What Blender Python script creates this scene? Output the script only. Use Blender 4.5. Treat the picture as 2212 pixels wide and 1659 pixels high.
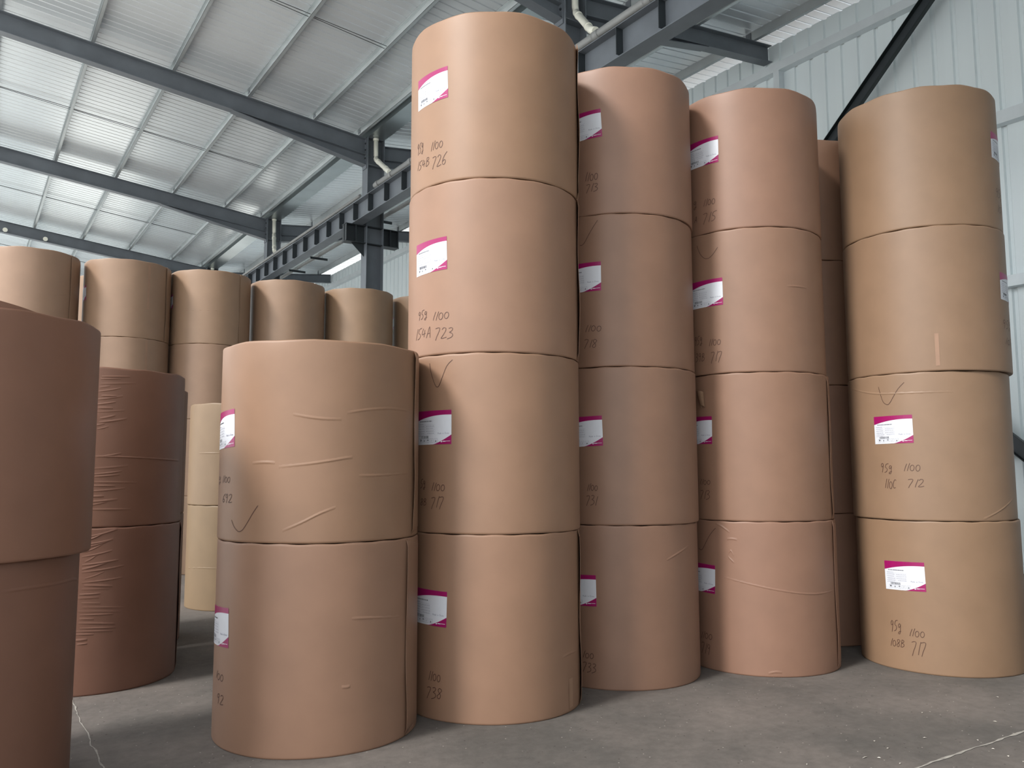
import bpy, math, random
import numpy as np
from mathutils import Matrix, Vector

# ------------------------------------------------------------------ scene, camera, light
for o in list(bpy.data.objects): bpy.data.objects.remove(o, do_unlink=True)
SC = bpy.context.scene
COL = SC.collection
PW, PH = 2212, 1659
FPX = 1782.6                      # focal length in pixels of the 2212 x 1659 frame
PITCH, ROLL, YAW, EYE = 0.100074, -0.0025905, math.radians(33.7), 1.503
fw = np.array([math.sin(YAW)*math.cos(PITCH), math.cos(YAW)*math.cos(PITCH), math.sin(PITCH)])
rt0 = np.array([math.cos(YAW), -math.sin(YAW), 0.0]); up0 = np.cross(rt0, fw)
rt = rt0*math.cos(ROLL)+up0*math.sin(ROLL); up = -rt0*math.sin(ROLL)+up0*math.cos(ROLL)
CP = np.array([0.0, 0.0, EYE])
cam = bpy.data.cameras.new('camera'); cam.sensor_fit = 'HORIZONTAL'; cam.sensor_width = 36.0
cam.lens = FPX/PW*36.0; cam.clip_end = 500
camo = bpy.data.objects.new('camera', cam); COL.objects.link(camo)
camo.matrix_world = Matrix(((rt[0], up[0], -fw[0], CP[0]), (rt[1], up[1], -fw[1], CP[1]), (rt[2], up[2], -fw[2], CP[2]), (0, 0, 0, 1)))
SC.camera = camo

W = bpy.data.worlds.new('overcast_sky'); SC.world = W; W.use_nodes = True
bg = W.node_tree.nodes['Background']; bg.inputs[0].default_value = (0.95, 0.98, 1.0, 1); bg.inputs[1].default_value = 1.45
sun = bpy.data.lights.new('sun', 'SUN'); sun.energy = 2.8; sun.angle = math.radians(13); sun.color = (1.0, 0.97, 0.93)
suno = bpy.data.objects.new('sun', sun); COL.objects.link(suno)
SUN_EL, SUN_AZ = math.radians(38), math.radians(7.5)     # light travels towards +X (from the open side of the hall)
sd = Vector((math.cos(SUN_EL)*math.cos(SUN_AZ), math.cos(SUN_EL)*math.sin(SUN_AZ), -math.sin(SUN_EL)))
suno.rotation_euler = sd.to_track_quat('-Z', 'Y').to_euler(); suno.location = (-20, 5, 20)
vs = SC.view_settings; vs.view_transform = 'Standard'; vs.look = 'None'; vs.gamma = 1; vs.use_curve_mapping = False
vs.exposure = 0.55

# ------------------------------------------------------------------ helpers
def ray(x, y):
    d = fw+rt*(x-PW/2)/FPX-up*(y-PH/2)/FPX
    return d/np.linalg.norm(d)
def srgb(r, g, b):
    f = lambda c: (c/255)/12.92 if c/255 <= .04045 else ((c/255+.055)/1.055)**2.4
    return (f(r), f(g), f(b), 1)
MATS = {}
def mat(name, col, rough=.6, metal=0.0, bump=0.0, bscale=200, var=0.0, vscale=6, objcol=False, spec=.5, stretch=(1, 1, 1)):
    m = bpy.data.materials.new(name); m.use_nodes = True; nt = m.node_tree; N = nt.nodes; L = nt.links
    b = N['Principled BSDF']; b.inputs['Base Color'].default_value = col; b.inputs['Roughness'].default_value = rough
    b.inputs['Metallic'].default_value = metal; b.inputs['Specular IOR Level'].default_value = spec
    tc = N.new('ShaderNodeTexCoord'); mp = N.new('ShaderNodeMapping'); mp.inputs['Scale'].default_value = stretch
    L.new(tc.outputs['Object'], mp.inputs[0])
    src = None
    if objcol:
        oi = N.new('ShaderNodeObjectInfo'); src = oi.outputs['Color']
    if var:
        n = N.new('ShaderNodeTexNoise'); n.inputs['Scale'].default_value = vscale; n.inputs['Detail'].default_value = 5
        L.new(mp.outputs[0], n.inputs['Vector'])
        mr = N.new('ShaderNodeMapRange'); mr.inputs[1].default_value = .3; mr.inputs[2].default_value = .7
        mr.inputs[3].default_value = 1-var; mr.inputs[4].default_value = 1+var; L.new(n.outputs['Fac'], mr.inputs[0])
        mx = N.new('ShaderNodeMix'); mx.data_type = 'RGBA'; mx.blend_type = 'MULTIPLY'; mx.inputs[0].default_value = 1
        mx.inputs[6].default_value = col
        if src: L.new(src, mx.inputs[6])
        L.new(mr.outputs[0], mx.inputs[7]); src = mx.outputs[2]
    if src: L.new(src, b.inputs['Base Color'])
    if bump:
        n2 = N.new('ShaderNodeTexNoise'); n2.inputs['Scale'].default_value = bscale; n2.inputs['Detail'].default_value = 3
        L.new(mp.outputs[0], n2.inputs['Vector'])
        bp = N.new('ShaderNodeBump'); bp.inputs['Strength'].default_value = bump; bp.inputs['Distance'].default_value = .004
        L.new(n2.outputs['Fac'], bp.inputs['Height']); L.new(bp.outputs[0], b.inputs['Normal'])
    MATS[name] = m; return m
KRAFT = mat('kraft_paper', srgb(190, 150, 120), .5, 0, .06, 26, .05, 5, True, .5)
FLOOR = None
WHITE = mat('label_white', srgb(206, 209, 216), .45, 0, 0, 1, .015, 30)
MAGENTA = mat('label_magenta', srgb(142, 14, 86), .35, 0, 0, 1, .04, 20)
INK = mat('label_ink', srgb(70, 72, 80), .6, 0, 0, 1, .2, 80)
INKPALE = mat('label_ink_pale', srgb(150, 152, 165), .6, 0, 0, 1, .1, 80)
PEN = mat('marker_pen', srgb(72, 45, 34), .6, 0, 0, 1, .15, 40)
TAPE = mat('clear_tape', srgb(146, 114, 92), .3, 0, 0, 1, .06, 12)
CORE = mat('core_board', srgb(120, 92, 70), .8, 0, 0, 1, .1, 30)
STEEL = mat('painted_steel', srgb(104, 110, 117), .42, 0.1, .03, 40, .10, 3)
STEELD = mat('dark_steel', srgb(52, 58, 62), .5, 0.2, .03, 40, .10, 3)
BLACK = mat('black_steel', srgb(30, 38, 40), .45, 0.2, .02, 40, .12, 4)
ZINC = mat('galvanised_roof_sheet', srgb(230, 236, 240), .27, .50, .16, 9, .05, .7, stretch=(.06, 1, 1))
PURL = mat('galvanised_purlin', srgb(196, 202, 204), .42, .75, .02, 30, .07, 2.5)
GUT = mat('gutter_sheet', srgb(170, 178, 180), .3, .85, .03, 10, .1, 1.5)
WALLM = mat('coated_wall_sheet', srgb(224, 234, 237), .45, .05, .04, 4, .05, 1.2, stretch=(1, 1, .1))
GIRT = mat('coated_girt', srgb(212, 220, 224), .4, .1, 0, 1, .05, 3)
PVC = mat('white_pvc', srgb(226, 226, 214), .35, 0, 0, 1, .04, 8)
PVCL = mat('pale_grey_pvc', srgb(176, 180, 180), .4, 0, 0, 1, .06, 8)
PVCG = mat('grey_pvc', srgb(136, 138, 138), .45, 0, .02, 60, .08, 6)
JOINT = mat('joint_filler', srgb(150, 146, 139), .9, 0, .2, 60, .25, 25)
SCRAP = mat('paper_scraps', srgb(205, 200, 190), .8, 0, 0, 1, .2, 40)

def floor_mat():
    m = bpy.data.materials.new('worn_concrete'); m.use_nodes = True; nt = m.node_tree; N = nt.nodes; L = nt.links
    b = N['Principled BSDF']; tc = N.new('ShaderNodeTexCoord')
    def noise(s, d=6, r=.6):
        n = N.new('ShaderNodeTexNoise'); n.inputs['Scale'].default_value = s; n.inputs['Detail'].default_value = d; n.inputs['Roughness'].default_value = r
        L.new(tc.outputs['Object'], n.inputs['Vector']); return n
    n1 = noise(.9); r1 = N.new('ShaderNodeValToRGB'); r1.color_ramp.elements[0].position = .35; r1.color_ramp.elements[1].position = .68
    r1.color_ramp.elements[0].color = srgb(88, 85, 82); r1.color_ramp.elements[1].color = srgb(116, 109, 104); L.new(n1.outputs['Fac'], r1.inputs[0])
    n2 = noise(14, 8, .75); r2 = N.new('ShaderNodeMapRange'); r2.inputs[1].default_value = .3; r2.inputs[2].default_value = .72; r2.inputs[3].default_value = .78; r2.inputs[4].default_value = 1.16
    L.new(n2.outputs['Fac'], r2.inputs[0])
    mx = N.new('ShaderNodeMix'); mx.data_type = 'RGBA'; mx.blend_type = 'MULTIPLY'; mx.inputs[0].default_value = 1
    L.new(r1.outputs[0], mx.inputs[6]); L.new(r2.outputs[0], mx.inputs[7])
    # pale grit and dark pits
    v = N.new('ShaderNodeTexVoronoi'); v.inputs['Scale'].default_value = 26; L.new(tc.outputs['Object'], v.inputs['Vector'])
    lt = N.new('ShaderNodeMath'); lt.operation = 'LESS_THAN'; lt.inputs[1].default_value = .10; L.new(v.outputs['Distance'], lt.inputs[0])
    sp = N.new('ShaderNodeSeparateColor'); L.new(v.outputs['Color'], sp.inputs[0])
    gt = N.new('ShaderNodeMath'); gt.operation = 'GREATER_THAN'; gt.inputs[1].default_value = .72; L.new(sp.outputs[0], gt.inputs[0])
    mu = N.new('ShaderNodeMath'); mu.operation = 'MULTIPLY'; L.new(lt.outputs[0], mu.inputs[0]); L.new(gt.outputs[0], mu.inputs[1])
    mx2 = N.new('ShaderNodeMix'); mx2.data_type = 'RGBA'; L.new(mu.outputs[0], mx2.inputs[0]); L.new(mx.outputs[2], mx2.inputs[6]); mx2.inputs[7].default_value = srgb(168, 163, 155)
    lt2 = N.new('ShaderNodeMath'); lt2.operation = 'LESS_THAN'; lt2.inputs[1].default_value = .14; L.new(sp.outputs[1], lt2.inputs[0])
    lt3 = N.new('ShaderNodeMath'); lt3.operation = 'LESS_THAN'; lt3.inputs[1].default_value = .14; L.new(v.outputs['Distance'], lt3.inputs[0])
    mu2 = N.new('ShaderNodeMath'); mu2.operation = 'MULTIPLY'; L.new(lt2.outputs[0], mu2.inputs[0]); L.new(lt3.outputs[0], mu2.inputs[1])
    mx3 = N.new('ShaderNodeMix'); mx3.data_type = 'RGBA'; L.new(mu2.outputs[0], mx3.inputs[0]); L.new(mx2.outputs[2], mx3.inputs[6]); mx3.inputs[7].default_value = srgb(62, 58, 56)
    L.new(mx3.outputs[2], b.inputs['Base Color']); b.inputs['Roughness'].default_value = .7; b.inputs['Specular IOR Level'].default_value = .35
    bp = N.new('ShaderNodeBump'); bp.inputs['Strength'].default_value = .25; bp.inputs['Distance'].default_value = .01
    L.new(n2.outputs['Fac'], bp.inputs['Height']); L.new(bp.outputs[0], b.inputs['Normal'])
    return m
FLOOR = floor_mat()

class MB:
    def __init__(s): s.v = []; s.f = []; s.sm = []
    def quad(s, a, b, c, d, sm=False):
        i = len(s.v); s.v += [tuple(a), tuple(b), tuple(c), tuple(d)]; s.f.append((i, i+1, i+2, i+3)); s.sm.append(sm)
    def box(s, x0, x1, y0, y1, z0, z1):
        i = len(s.v)
        s.v += [(x, y, z) for z in (z0, z1) for y in (y0, y1) for x in (x0, x1)]
        for q in ((0, 2, 3, 1), (4, 5, 7, 6), (0, 1, 5, 4), (2, 6, 7, 3), (0, 4, 6, 2), (1, 3, 7, 5)):
            s.f.append(tuple(i+k for k in q)); s.sm.append(False)
        return s
    def prism_y(s, poly, y0, y1):          # polygon in XZ extruded along Y
        n = len(poly); i = len(s.v)
        s.v += [(x, y0, z) for x, z in poly]+[(x, y1, z) for x, z in poly]
        s.f.append(tuple(range(i, i+n))); s.f.append(tuple(range(i+2*n-1, i+n-1, -1))); s.sm += [False]*2
        for k in range(n):
            l = (k+1) % n; s.f.append((i+l, i+k, i+n+k, i+n+l)); s.sm.append(False)
        return s
    def bar(s, a, b, u, w, th):            # box along a->b, u = width direction
        a = Vector(a); b = Vector(b); d = (b-a).normalized(); u = Vector(u); u = (u-d*u.dot(d)).normalized(); n = d.cross(u)
        i = len(s.v)
        for p in (a, b):
            for sx, sy in ((-1, -1), (1, -1), (1, 1), (-1, 1)): s.v.append(tuple(p+u*sx*w/2+n*sy*th/2))
        for q in ((0, 1, 2, 3), (7, 6, 5, 4), (0, 4, 5, 1), (1, 5, 6, 2), (2, 6, 7, 3), (3, 7, 4, 0)):
            s.f.append(tuple(i+k for k in q)); s.sm.append(False)
        return s
    def tube(s, path, r, n=12, cap=True):
        P = [Vector(p) for p in path]; rings = []
        for k, p in enumerate(P):
            d = (P[min(k+1, len(P)-1)]-P[max(k-1, 0)]).normalized()
            a = Vector((0, 0, 1)) if abs(d.z) < .9 else Vector((1, 0, 0)); u = d.cross(a).normalized(); w = d.cross(u)
            i = len(s.v); rings.append(i); rr = r[k] if isinstance(r, (list, tuple)) else r
            s.v += [tuple(p+u*math.cos(2*math.pi*j/n)*rr+w*math.sin(2*math.pi*j/n)*rr) for j in range(n)]
        for a, b in zip(rings, rings[1:]):
            for j in range(n):
                l = (j+1) % n; s.f.append((a+j, a+l, b+l, b+j)); s.sm.append(True)
        if cap:
            s.f.append(tuple(rings[0]+j for j in range(n))[::-1]); s.f.append(tuple(rings[-1]+j for j in range(n))); s.sm += [False]*2
        return s
    def mesh(s, name, m):
        me = bpy.data.meshes.new(name); me.from_pydata(s.v, [], s.f); me.polygons.foreach_set('use_smooth', s.sm)
        me.materials.append(m); me.validate(); me.update(); return me
    def build(s, name, m, parent=None, loc=None):
        return add(name, s.mesh(name, m), parent, loc)
def add(name, me, parent=None, loc=None):
    o = bpy.data.objects.new(name, me); COL.objects.link(o)
    if parent: o.parent = parent
    if loc is not None: o.location = loc
    return o
def empty(name, loc=(0, 0, 0)):
    o = bpy.data.objects.new(name, None); COL.objects.link(o); o.location = loc; o.empty_display_size = .2; return o
def tag(o, label, cat, group=None):
    o['label'] = label; o['category'] = cat
    if group: o['group'] = group
    return o
def struct(o): o['kind'] = 'structure'; return o

XL_ = -1.6
BOUNCE = mat('pale_bounce_ground', srgb(222, 220, 214), .8, 0, .1, 20, .08, 2)  # kept pale to bounce light up to the roof
# ------------------------------------------------------------------ setting: floor
fl = MB(); fl.quad((-45, -40, 0), (70, -40, 0), (70, 90, 0), (-45, 90, 0)); floor = struct(fl.build('floor', FLOOR))
def joint(p0, p1, seed, w=.012):
    rd = random.Random(seed); mb = MB(); p0 = Vector(p0); p1 = Vector(p1); d = (p1-p0); n = int(d.length/.05); d.normalize(); u = Vector((-d.y, d.x, 0))
    pts = []; off = 0
    for k in range(n+1):
        off = off*.8+rd.gauss(0, .0035); ww = w*rd.choice((.35, .6, .6, 1, 1, 1.7)); c = p0+d*(k*.05)+u*off
        pts.append((c+u*ww/2, c-u*ww/2))
    for a, b in zip(pts, pts[1:]): mb.quad((*a[1].xy, .0025), (*b[1].xy, .0025), (*b[0].xy, .0025), (*a[0].xy, .0025))
    mb.build('joint_filler', JOINT, floor)
ap = MB(); ap.quad((-45, -40, .004), (XL_-.1, -40, .004), (XL_-.1, 90, .004), (-45, 90, .004)); ap.quad((XL_-.1, 42.5, .004), (70, 42.5, .004), (70, 90, .004), (XL_-.1, 90, .004)); struct(ap.build('floor_bounce_apron', BOUNCE))  # unseen outdoor ground, added as a reflector to brighten the roof underside
joint((3.2, 2.44, 0), (11.5, 2.46, 0), 1, .012); joint((.68, 6.35, 0), (.70, 2.5, 0), 2, .007)
rd = random.Random(11); mb = MB()
for k in range(75):
    x, y = rd.uniform(1.4, 6.5), rd.uniform(1.7, 3.0); a = rd.uniform(0, 6.28); l, w = rd.uniform(.004, .013), rd.uniform(.003, .006)
    if rd.random() < .08: l *= 2.4
    c, s_ = math.cos(a), math.sin(a); z = .003
    mb.quad((x-l*c, y-l*s_, z), (x+w*s_, y-w*c, z+.002), (x+l*c, y+l*s_, z), (x-w*s_, y+w*c, z+.003))
deb = mb.build('floor_debris', SCRAP); deb['kind'] = 'stuff'; tag(deb, 'tiny pale paper scraps and grit scattered over the concrete floor', 'debris')

# ------------------------------------------------------------------ setting: steel frame
CX0, CX1 = 7.45, 7.87               # column flange faces
COLY = [2.33+7.475*k for k in range(6)]
Y_A, Y_B = -6.0, 41.5
XL, XW, XR = -1.6, 12.45, 13.5      # open side, right wall, roof overhang
zt = lambda X: 9.079+(7.394-X)*.1115        # top of left rafters
zr = lambda X: 8.98+(X-7.9)*.107            # top of right rafters
PH_ = .18                                   # purlin height
colnames = ['beside the wall-side roll stacks', 'rising behind the tallest stack of rolls', 'rising behind the far row of rolls',
            'second from last in view, half hidden behind the crane girder', 'far off behind the far roll row', 'beyond the far roll row', 'near the far end of the hall', 'last at the far end of the hall']
for k, Y in enumerate(COLY):
    c = empty('steel_column', (7.66, Y, 0)); tag(c, 'dark grey steel H column '+colnames[k], 'column', 'valley columns carrying the crane girder')
    t = .014; h = 9.12
    MB().box(CX0-7.66, CX0-7.66+t, -.15, .15, 0, h).build('flange', STEEL, c)
    MB().box(CX1-7.66-t, CX1-7.66, -.15, .15, 0, h).build('flange', STEEL, c)
    MB().box(CX0-7.66+t, CX1-7.66-t, -.006, .006, 0, h).build('web', STEEL, c)
    MB().box(CX0-7.66+t, CX1-7.66-t, -.14, .14, 8.44, 8.454).build('stiffener_plate', STEEL, c)
    MB().box(CX0-7.66+t, CX1-7.66-t, -.14, .14, 9.09, 9.104).build('cap_plate', STEEL, c)
    MB().box(-.33, .33, -.22, .22, 0, .025).build('base_plate', STEELD, c)
    # corbels on both sides
    cb = empty('corbel', (0, 0, 0)); cb.parent = c
    for x0, x1 in ((6.96, CX0), (CX1, 8.28)):
        a, b = x0-7.66, x1-7.66
        zl = 6.60; zi = 6.57
        MB().box(a, b, -.005, .005, zl, 6.986).build('web', STEELD, cb)
        MB().box(a, b, -.12, .12, 6.984, 6.998).build('flange', STEELD, cb)
        MB().box(a, b, -.12, .12, zl-.014, zl).build('flange', STEELD, cb)
        for q in (.04, .52):
            xx = a+(b-a)*q if x0 < 7 else b-(b-a)*q
            MB().box(xx-.006, xx+.006, -.115, .115, zl, 6.984).build('stiffener', STEELD, cb)
    MB().box(CX0-7.66+t, CX1-7.66-t, -.14, .14, 6.984, 6.998).build('stiffener', STEELD, cb)
    MB().box(CX0-7.66+t, CX1-7.66-t, -.14, .14, 6.586, 6.6).build('stiffener', STEELD, cb)
    MB().prism_y([(7.14-7.66, 6.586), (CX0-7.66, 6.586), (CX0-7.66, 6.30)], -.006, .006).build('gusset', STEELD, cb)

def girder_piece(pts_top, pts_bot, Y, parent, wname='web', thick=.01):
    poly = pts_top+pts_bot[::-1]
    return MB().prism_y(poly, Y-thick/2, Y+thick/2).build(wname, STEEL, parent)
def flange(a, b, Y, parent, w=.2, name='flange'):
    return MB().bar((a[0], Y, a[1]), (b[0], Y, b[1]), (0, 1, 0), w, .014).build(name, STEEL, parent)
rafn = ['over the camera', 'nearest to the tall front stacks', 'coming down to the column with the short downpipe', 'second beyond the near bay', 'just above the far roll row', 'beyond the far roll row', 'near the far end', 'last at the far end']
for k, Y in enumerate(COLY):
    r = empty('roof_rafter', (0, 0, 0)); tag(r, 'dark steel rafter of the wide bay, '+rafn[k], 'rafter', 'rafters of the wide bay')
    bt = lambda X: zt(X)-.385
    girder_piece([(XL, zt(XL)-.01), (CX0, zt(CX0)-.01)], [(XL, bt(XL)), (CX0, bt(CX0))], Y, r)
    flange((XL, zt(XL)-.007), (CX0, zt(CX0)-.007), Y, r); flange((XL, bt(XL)), (CX0, bt(CX0)), Y, r)
    girder_piece([(4.4, bt(4.4)-.01), (CX0, bt(CX0)-.007)], [(4.4, bt(4.4)-.014), (CX0, 8.44)], Y, r, 'haunch_web')
    flange((4.4, bt(4.4)-.016), (CX0, 8.44), Y, r, .2, 'haunch_flange')
    MB().box(CX0-.02, CX0-.001, Y-.11, Y+.11, 8.36, zt(CX0)+.02).build('end_plate', STEEL, r)
    for zz in (8.46, 8.60, 8.80, 8.95):
        for s in (-1, 1): MB().box(CX0-.045, CX0-.02, Y+s*.07-.015, Y+s*.07+.015, zz-.015, zz+.015).build('bolt', STEELD, r)
    r2 = empty('roof_rafter', (0, 0, 0)); tag(r2, 'dark steel rafter of the narrow bay, '+['over the camera side', 'ending above the tall front stacks', 'next beyond the front one', 'seen under the crane girder far off', 'farther along the wall', 'farther still along the wall', 'near the far end', 'last at the far end'][k], 'rafter', 'rafters of the narrow bay')
    b2 = lambda X: zr(X)-.33
    girder_piece([(CX1, zr(CX1)-.01), (XW-.02, zr(XW)-.01)], [(CX1, b2(CX1)), (XW-.02, b2(XW))], Y, r2)
    flange((CX1, zr(CX1)-.007), (XW-.02, zr(XW)-.007), Y, r2); flange((CX1, b2(CX1)), (XW-.02, b2(XW)), Y, r2)
    girder_piece([(CX1, b2(CX1)-.007), (10.7, b2(10.7)-.01)], [(CX1, 8.44), (10.7, b2(10.7)-.014)], Y, r2, 'haunch_web')
    flange((CX1, 8.44), (10.7, b2(10.7)-.016), Y, r2, .2, 'haunch_flange')
    MB().box(CX1+.001, CX1+.02, Y-.11, Y+.11, 8.36, zr(CX1)+.02).build('end_plate', STEEL, r2)

# purlins (C sections along Y), with cleat plates on each rafter
def purlin(X, zf, label, flip, name='roof_purlin'):
    z0 = zf(X); mb = MB(); t = .006; w = .065*(1 if flip else -1)
    x0, x1 = sorted((X, X+w))
    mb.box(X-t/2, X+t/2, Y_A, Y_B, z0, z0+PH_-.004); mb.box(x0, x1, Y_A, Y_B, z0, z0+t); mb.box(x0, x1, Y_A, Y_B, z0+PH_-.01, z0+PH_-.004)
    xe = X+w; mb.box(min(xe, xe-.004*(1 if flip else -1)), max(xe, xe-.004*(1 if flip else -1)), Y_A, Y_B, z0, z0+.022)
    o = mb.build(name, PURL); tag(o, label, 'purlin', 'roof purlins')
    for Y in COLY: 
        if Y < 40: MB().box(X-t/2-.012, X-t/2-.002, Y-.06, Y+.06, z0, z0+PH_-.02).build('cleat', STEEL, o)
    return o
ordn = ['first', 'second', 'third', 'fourth', 'fifth', 'sixth', 'seventh']
PX = [7.30, 6.22, 4.76, 3.24, 1.75, .20, -1.3]
for k, X in enumerate(PX): purlin(X, zt, 'pale galvanised roof purlin over the wide bay, '+ordn[k]+' up from the valley gutter', False)
PXR = [8.9, 10.4, 11.9]
for k, X in enumerate(PXR): purlin(X, zr, 'pale galvanised roof purlin over the narrow bay, '+ordn[k]+' up from the valley gutter', True)
# sag rods between the purlins in mid bay
for b in range(len(COLY)-1):
    Y = COLY[b]+3.74
    if Y > 42: continue
    for ri, (a, c) in enumerate(zip(PX[1:], PX[2:])):
        for dy in (-.05, .05):
            tag(MB().tube([(a, Y+dy, zt(a)+.10), (c, Y+dy*.4, zt(c)+.10)], .006, 6).build('sag_rod', STEELD), 'thin tie rod joining '+ordn[ri+1]+' and '+ordn[ri+2]+' purlins from the gutter, '+ordn[b]+' bay', 'tie rod', 'tie rods between purlins')

# roof sheets: ribbed panels running down the slope
def sheet_profile(width, ribs, hgt, base, topw):
    P = []; pitch = width/ribs
    for k in range(ribs):
        y = k*pitch; P += [(y, 0), (y+pitch/2-base/2, 0), (y+pitch/2-topw/2, hgt), (y+pitch/2+topw/2, hgt), (y+pitch/2+base/2, 0)]
    P.append((width-.0, 0)); P.append((width-.001, .022)); return P
def roof_side(xa, za, xb, zb, parent, n):
    SWD = .82; prof = sheet_profile(SWD, 4, .022, .034, .012); mb = MB(); t = .0
    nx = 3
    for i in range(nx):
        p, q = i/nx, (i+1)/nx
        for (y0, h0), (y1, h1) in zip(prof, prof[1:]):
            mb.quad((xa+(xb-xa)*p, y0, za+(zb-za)*p+h0), (xa+(xb-xa)*q, y0, za+(zb-za)*q+h0), (xa+(xb-xa)*q, y1, za+(zb-za)*q+h1), (xa+(xb-xa)*p, y1, za+(zb-za)*p+h1))
    me = mb.mesh('roof_sheet', ZINC)
    for k in range(n): add('roof_sheet', me, parent, (0, Y_A+k*SWD, 0))
ceil = struct(empty('ceiling'))
NS = int((Y_B-Y_A)/.82)
roof_side(XL-.15, zt(XL-.15)+PH_, 7.50, zt(7.50)+PH_, ceil, NS)
roof_side(7.84, zr(7.84)+PH_, XR, zr(XR)+PH_, ceil, NS)

# valley gutter
g = MB()
g.box(7.46, 7.88, Y_A, Y_B, 9.108, 9.112); g.box(7.46, 7.464, Y_A, Y_B, 9.112, 9.30); g.box(7.876, 7.88, Y_A, Y_B, 9.112, 9.24)
g.box(7.42, 7.46, Y_A, Y_B, 9.24, 9.244)
gut = g.build('valley_gutter', GUT); tag(gut, 'long galvanised box gutter in the roof valley over the columns', 'gutter')

# crane girder
cg = empty('crane_girder', (7.23, 0, 7.0)); tag(cg, 'long dark grey crane runway girder with stiffeners, carried on the column corbels', 'girder')
MB().box(-.13, .13, Y_A, Y_B, -.002+.0, .012).build('bottom_flange', STEEL, cg)
MB().box(-.13, .13, Y_A, Y_B, .442, .456).build('top_flange', STEEL, cg)
MB().box(-.005, .005, Y_A, Y_B, .012, .442).build('web', STEEL, cg)
st = MB().box(-.125, -.005, -.006, .006, .06, .442).mesh('stiffener', STEELD)
st2 = MB().box(.005, .125, -.006, .006, .06, .442).mesh('stiffener', STEELD)
Y = -2.0
k = 0
ys = [17.11+.82*i for i in range(-23, 29)]
for y in ys: add('stiffener', st, cg, (0, y, 0)); add('stiffener', st2, cg, (0, y, 0))
MB().box(-.03, .03, Y_A, Y_B, .456, .50).build('rail', PVCG, cg)

# drain pipe along the girder, downpipes
def pipe(name, path, r, m, label, cat, group=None, coll=()):
    o = MB().tube(path, r, 14).build(name, m); tag(o, label, cat, group)
    for a, b in coll: MB().tube([a, b], r*1.16, 14).build('collar', m, o)
    return o
pz = 7.525; px_ = 7.115
pipe('drain_pipe', [(px_, -5.8, pz), (px_, 15.95, pz)], .058, PVCG, 'grey drain pipe lying along the crane girder, near length ending at the column', 'pipe', None, [((px_, y, pz), (px_, y+.12, pz)) for y in (3.0, 7.4, 8.45, 11.5, 14.2, 15.1, 15.75)])
pipe('drain_pipe', [(px_, 16.75, pz), (px_, 41.2, pz)], .036, PVCG, 'pale drain pipe lying along the crane girder, far length beyond the column', 'pipe', None, [((px_, y, pz), (px_, y+.1, pz)) for y in (22.8, 30.3)])
dpl = ['out of view', 'above the tallest stack of rolls', 'on the column behind the far roll row', 'on the column beyond', 'on a far column']
for k, Y in enumerate(COLY[:5]):
    ly = 8.55 if k == 1 else Y-2.0 if k == 2 else Y-1.9
    p0 = Vector((7.655, Y-.13, 9.10)); p1 = Vector((7.655, Y-.14, 8.60)); p2 = Vector((px_+.06, ly+.15, pz+.18)); p3 = Vector((px_+.02, ly, pz+.09))
    a = p1+(p0-p1).normalized()*.08; b = p1+(p2-p1).normalized()*.08
    d = pipe('downpipe', [p0, a, p1+(a-p1)*.3+(b-p1)*.3, b, p2, p3], .055, PVC, 'short white bent downpipe from the valley gutter '+dpl[k], 'downpipe', 'white downpipes')
    MB().tube([p0+Vector((0, 0, -.05)), p0], .068, 14).build('collar', PVC, d)
    q = p1+(p2-p1)*.22; MB().tube([q, q+(p2-p1).normalized()*.05], .063, 14).build('collar', PVC, d)
    q = p1+(p2-p1)*.82; MB().tube([q, q+(p2-p1).normalized()*.05], .063, 14).build('collar', PVC, d)
# conduit on the far side of the girder with bracket arms
pipe('conduit', [(8.15, 13.2, 7.47), (8.15, 41, 7.47)], .05, PVCL, 'pale conduit running parallel behind the crane girder on bracket arms', 'conduit')
for Y, s in ((17.75, 'nearest the column'), (21.95, 'middle one of three'), (23.75, 'farthest of three')):
    o = MB().box(7.86, 8.36, Y-.03, Y+.03, 7.36, 7.375).box(7.86, 8.36, Y-.03, Y-.024, 7.31, 7.36).build('bracket_arm', STEELD)
    tag(o, 'dark angle bracket arm holding the pale conduit, '+s, 'bracket', 'conduit bracket arms')
    MB().tube([(8.15-.06, Y, 7.375), (8.15-.055, Y, 7.50), (8.15, Y, 7.528), (8.15+.055, Y, 7.50), (8.15+.06, Y, 7.375)], .007, 6).build('u_bolt', PURL, o)
    MB().box(7.36, 7.87, Y-.02, Y+.02, 7.36, 7.372).build('tail', STEELD, o)
# two little clamp lamps under the rafter of the far bay
for X, s in ((.86, 'nearer the eaves side of the two'), (2.05, 'nearer the valley of the two')):
    Y = COLY[4]-.13; z = zt(X)-.30
    o = MB().tube([(X, Y, z), (X, Y-.12, z-.03)], [.035, .075], 12).build('floodlight', PVC); tag(o, 'tiny floodlight clipped to the rafter above the far roll row, '+('left of the gap' if X < 1 else 'over the gap between rolls'), 'floodlight', 'floodlights on the rafter')
    MB().box(X-.012, X+.012, Y-.01, Y+.03, z-.10, z+.05).build('clamp', BLACK, o)

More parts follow.
